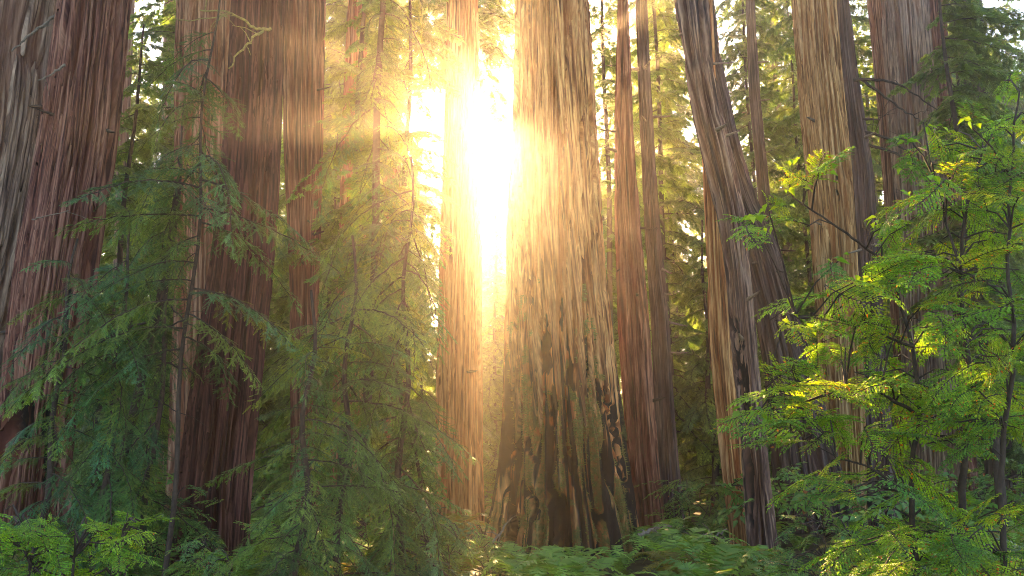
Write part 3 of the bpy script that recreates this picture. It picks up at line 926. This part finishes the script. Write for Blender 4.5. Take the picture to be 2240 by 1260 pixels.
def shrub(name, label, stems, poly, n, d0, d1, meshes, seed, size, toward=None, extra=(), mat=M_TWIG, group=None, single=None):
    """stems: pixel polylines with a distance; leafy branches fill the outline and each hangs from the nearest stem"""
    rnd = random.Random(seed)
    base = at(*stems[0][0][0], stems[0][1]); base.z = 0
    root = empty(name, base, label, 'shrub', group)
    nodes = []
    per = []
    for si, (pl, d, r) in enumerate(stems):
        P = [at(x, y, d + .1 * math.sin(i * 1.7 + si)) for i, (x, y) in enumerate(pl)]
        if P[0].z > 0.1 and si < 3: P.insert(0, Vector((P[0].x, P[0].y, -.2)))
        b = MB()
        Q = []
        for i in range(len(P) - 1):
            for s in range(4): Q.append(P[i].lerp(P[i + 1], s / 4) + Vector((rnd.gauss(0, .008), rnd.gauss(0, .008), 0)))
        Q.append(P[-1])
        b.tube(Q, [r * (1 - .75 * k / (len(Q) - 1)) for k in range(len(Q))], 7)
        per.append(b)
        for q in Q: nodes.append((q, si))
    spots = [(x, y, None) for x, y in extra]
    xs = [p[0] for p in poly]; ys = [p[1] for p in poly]
    while len(spots) < n:
        x, y = rnd.uniform(min(xs), max(xs)), rnd.uniform(min(ys), max(ys))
        if inside(poly, x, y): spots.append((x, y, None))
    cxm = toward
    deps = []
    for x, y, _ in spots:
        d = rnd.uniform(d0, d1)
        c = at(x, y, d)
        s = size * rnd.uniform(.65, 1.15)
        best = min(nodes, key=lambda q: (q[0] - c).length + (1.5 * max(0, q[0].z - c.z + .05)))
        out = c - best[0]; out.z = 0
        a = math.atan2(out.y, out.x) + rnd.gauss(0, .45) if out.length > .15 else rnd.uniform(0, 6.28)
        org = c - Vector((math.cos(a), math.sin(a), 0)) * s * .45
        mid_ = best[0].lerp(org, .5) + Vector((0, 0, .06))
        per[best[1]].tube([best[0], mid_, org], [.010, .008, .0065], 4)
        o = link('leafy_branch', rnd.choice(meshes), root, False)
        mb_ = bough_matrix(org - base, a, rnd.uniform(-.3, .6), rnd.gauss(0, .42), s)
        o.matrix_local = mb_
        deps.append((d, o, mb_))
    if single:
        for (x, y), (dq, ob, mb_) in zip(extra, deps):
            for q in range(6):
                c = at(x + rnd.uniform(-30, 26), y + rnd.uniform(-7, 9), dq - rnd.uniform(0, .12))
                o = link('leaf', rnd.choice(single), ob, False)
                o.matrix_local = mb_.inverted() @ bough_matrix(c - base, rnd.uniform(0, 6.28), rnd.uniform(-.2, .7), rnd.gauss(0, .4), rnd.uniform(.8, 1.25))
    for b in per: link('stem', b.mesh('stem', [mat], True), root)
    return root


shrub('vine_maple', 'tall yellow green maple shrub with layered leaf tiers and dark stems',
      [([(2106, 1290), (2104, 1100), (2112, 950), (2130, 850), (2100, 650), (2108, 480), (2150, 330)], 7.2, .042),
       ([(2010, 1290), (1990, 1080), (2010, 900), (2000, 760), (1945, 585), (1880, 530), (1820, 490), (1735, 432)], 7.4, .03),
       ([(2200, 1290), (2190, 1000), (2220, 760), (2205, 560), (2215, 330), (2230, 200)], 6.8, .03),
       ([(2000, 900), (1920, 858), (1850, 850), (1760, 880), (1680, 880)], 7.2, .018),
       ([(1990, 1080), (1900, 1020), (1830, 1000), (1760, 960)], 7.3, .015),
       ([(2105, 600), (2060, 450), (2030, 330)], 7.2, .015),
       ([(1996, 760), (1900, 720), (1820, 690), (1740, 690)], 7.3, .014)],
      [(1800, 560), (1850, 600), (1920, 560), (1990, 400), (2050, 320), (2150, 280), (2270, 200), (2270, 1270), (1760, 1270), (1740, 1010), (1660, 920), (1760, 800), (1800, 720), (1880, 660)],
      235, 6.2, 8.2, MAPLE, 5, .66,
      extra=[(1650, 470), (1700, 445), (1745, 405), (1790, 372), (1690, 495), (1740, 350), (1800, 360), (1765, 712), (1722, 690), (1745, 660), (1650, 868), (1636, 892), (1700, 850), (1690, 905), (1715, 945), (1735, 870),
             (1985, 300), (2040, 280), (2090, 330), (2120, 262), (2170, 300), (2205, 200), (2030, 380), (1985, 360), (2060, 410), (1940, 480), (1900, 600), (1830, 560), (2200, 260), (1990, 420), (1860, 640), (1830, 700)], single=LEAVES)
shrub('bright_shrub', 'low bright yellow green shrub with small leaves in the lower corner',
      [([(150, 1330), (160, 1220), (190, 1150)], 6.2, .02), ([(60, 1330), (60, 1200), (40, 1130)], 6.2, .015), ([(250, 1330), (260, 1200), (280, 1120)], 6.3, .015)],
      [(-30, 1110), (90, 1120), (190, 1150), (330, 1105), (345, 1160), (310, 1190), (300, 1270), (-30, 1270)], 60, 5.8, 6.9, HUCK, 8, .46)
low = [(640, 1210, 9.5, 90, 'leafy low shrub under the drooping boughs beside the dark red trunk'), (800, 1200, 10.5, 110, 'leafy low shrub in the middle of the undergrowth under the young conifer'),
       (935, 1205, 11.5, 90, 'leafy low shrub nearest the flared foot of the largest trunk'), (1800, 1190, 9.0, 110, 'blue green low shrub below the maple, beside the stripy bending trunk'),
       (380, 1130, 12.0, 90, 'dark leafy shrub at the left foot of the dark red trunk'), (1500, 1120, 20.0, 90, 'dim leafy shrub between slim dark trunk and pinkish trunk'), (1085, 1090, 27, 50, 'sunlit leafy shrub in the gap left of the largest trunk'), (1060, 1225, 12.6, 75, 'leafy low shrub at the lower edge below the bright gap'), (450, 1262, 9.0, 90, 'small leafy shrub at the foot of the dark red trunk')]
for k, (px, py, d, w, lab) in enumerate(low):
    hh = 90
    shrub('leafy_shrub', lab, [([(px, py + 120), (px + 8, py), (px - 5, py - 60)], d, .014), ([(px + 40, py + 120), (px + 50, py + 10), (px + 70, py - 40)], d + .2, .012)],
          [(px - w, py - hh * .6), (px - w * .3, py - hh), (px + w * .5, py - hh * .8), (px + w, py - hh * .3), (px + w, py + 70), (px - w, py + 70)], 34, d - .6, d + .7, SHRUB, 200 + k, .055 * d ** .9 * (1 if d < 15 else 1.0))

# ------------------------------------------------------------------ ferns and undergrowth
def fern(seed, nfr=10):
    rnd = random.Random(seed)
    b = MB()
    for f in range(nfr):
        a = 6.28 * f / nfr + rnd.uniform(-.25, .25)
        L = rnd.uniform(.55, .95)
        h = rnd.uniform(.6, 1.05)
        d = Vector((math.cos(a), math.sin(a), 0))
        sd = Vector((-math.sin(a), math.cos(a), 0))
        P = [d * L * t * (1 - .1 * t) + Vector((0, 0, h * (1.7 * t - 1.25 * t * t))) for t in [k / 20 for k in range(21)]]
        b.tube([P[k] for k in (0, 5, 10, 15, 20)], [.004, .004, .003, .002, .001], 3, (.9, .8, .6), 1)
        v0 = rnd.uniform(.75, 1.25)
        for k in range(2, 21):
            t = k / 20
            pl = .14 * math.sin(math.pi * (.12 + .86 * t)) ** .8 + .01
            ax = (P[k] - P[k - 1]).normalized()
            for sg in (-1, 1):
                q = (sd * sg + ax * .35 + Vector((0, 0, rnd.uniform(-.3, .05)))).normalized() * pl
                v = v0 * rnd.uniform(.8, 1.2)
                b.poly([P[k] - ax * .016, P[k] + ax * .016, P[k] + q * .6 + ax * .02, P[k] + q], [(0, 1, 2), (0, 2, 3)], (v, v, v))
    return b


FERN_B = [fern(s) for s in (1, 2, 3)]
FERNS = [b.mesh('fronds', [M_TWIG, M_FERN]) for b in FERN_B]
rnd = random.Random(404)
for i, (px, d, s, lab) in enumerate([(1100, 14.6, .95, 'arching fern at the left foot of the largest trunk'), (1246, 15.2, .8, 'fern in front of the burnt hollow of the largest trunk'), (1440, 15.6, .9, 'fern just right of the largest trunk foot'),
                                     (1530, 15.0, 1.0, 'broad fern in front of the pinkish trunk'), (1640, 14.4, .9, 'fern at the foot of the stripy bending trunk'), (1020, 13.6, 1.0, 'fern below the straight pale trunk'), (1350, 14.5, .8, 'fern low against the mossy right buttress')]):
    x = ground_x(px, d)
    o = link('sword_fern', FERNS[i % 3])
    tag(o, lab, 'fern', 'ferns among the trunks')
    o.location = (x, d, ground_z(x, d) - .02)
    o.scale = (s, s, s)
    o.rotation_euler.z = rnd.uniform(0, 6)
FA = [b.arrays() for b in FERN_B]
SA = [leafy(60 + s, ntw=7, ln=.10, w=.06, red=.03).arrays() for s in range(3)]
parts = []
for k in range(290):
    d = 10.8 + 15 * rnd.random() ** 1.7
    x = rnd.uniform(-.75, .75) * d
    px, py = to_px(x, d, .3)
    s = rnd.choice((.45, .6, .8, 1.0, 1.4))
    if abs(px - 1240) < 170 and d > 13.5: s *= .55
    fv, ff, fc, fm = rnd.choice(FA)
    kf = rnd.choice(((.45, .45, .45), (.6, .65, .6), (.8, .8, .7), (1, 1, 1), (1.1, .55, .6)))
    parts.append(((fv, ff, fc * np.array(kf, np.float32), fm), bough_matrix(Vector((x, d, ground_z(x, d) - .03)), rnd.uniform(0, 6.28), 0, rnd.gauss(0, .1), s)))
V, F, C, M = merge(parts)
und = link('undergrowth', mesh_np('undergrowth', V, F, [M_TWIG, M_FERN], M, C, smooth=False))
tag(und, 'green ferns and low plants covering the forest floor', 'undergrowth', kind='stuff')
parts = []
for k in range(560):
    d = 16 + 60 * rnd.random() ** 1.3
    x = rnd.uniform(-.75, .75) * d
    px, py = to_px(x, d, .5)
    if 1040 < px < 1480 and d < 21: continue
    h = rnd.uniform(.1, 1.1 + d * .03)
    parts.append((rnd.choice(SA), bough_matrix(Vector((x, d, h)), rnd.uniform(0, 6.28), rnd.uniform(-.6, .5), rnd.gauss(0, .4), rnd.uniform(.9, 1.8) * (1 + d * .025))))
V, F, C, M = merge(parts)
und2 = link('thicket_foliage', mesh_np('thicket', V, F, [M_TWIG, M_SHRUB], M, C, smooth=False))
tag(und2, 'green thicket leaves filling the floor between the far trunks', 'undergrowth', kind='stuff')

for pts, r0, lab in (([(1395, 1172), (1420, 1160), (1452, 1150), (1470, 1152)], .05, 'pale fallen branch lying at the right foot of the largest trunk'), ([(1500, 1190), (1540, 1168), (1560, 1176), (1590, 1158)], .035, 'thin fallen branch among ferns beside the pinkish trunk'), ([(1050, 1215), (1072, 1195), (1096, 1165), (1104, 1150)], .04, 'bent dead branch leaning on the left foot of the largest trunk')):
    P = [at(x, y, 16.2 + .15 * i) for i, (x, y) in enumerate(pts)]
    root = empty('fallen_branch', (P[0].x, P[0].y, 0), lab, 'branch')
    branch_curve(P, r0, r0 * .4, M_DEAD, 'limb', root, int(P[0].x * 100) % 97, 5)

# ------------------------------------------------------------------ haze
m, N, L = new_mat('haze_air')
out = N.new('ShaderNodeOutputMaterial')
pv = N.new('ShaderNodeVolumePrincipled')
pv.inputs['Color'].default_value = (1.0, 0.94, 0.82, 1)
pv.inputs['Density'].default_value = HAZE_DENSITY
pv.inputs['Anisotropy'].default_value = HAZE_G
L.new(pv.outputs[0], out.inputs['Volume'])
hb = [(x, y, z) for z in (-1.2, 44) for y in (-55, 215) for x in (-135, 135)]
hf = [(0, 2, 3, 1), (4, 5, 7, 6), (0, 1, 5, 4), (2, 6, 7, 3), (0, 4, 6, 2), (1, 3, 7, 5)]
hme = bpy.data.meshes.new('haze')
hme.from_pydata(hb, [], hf)
hme.materials.append(m)
haze = link('haze', hme)
tag(haze, 'warm morning mist between the trunks', kind='stuff')
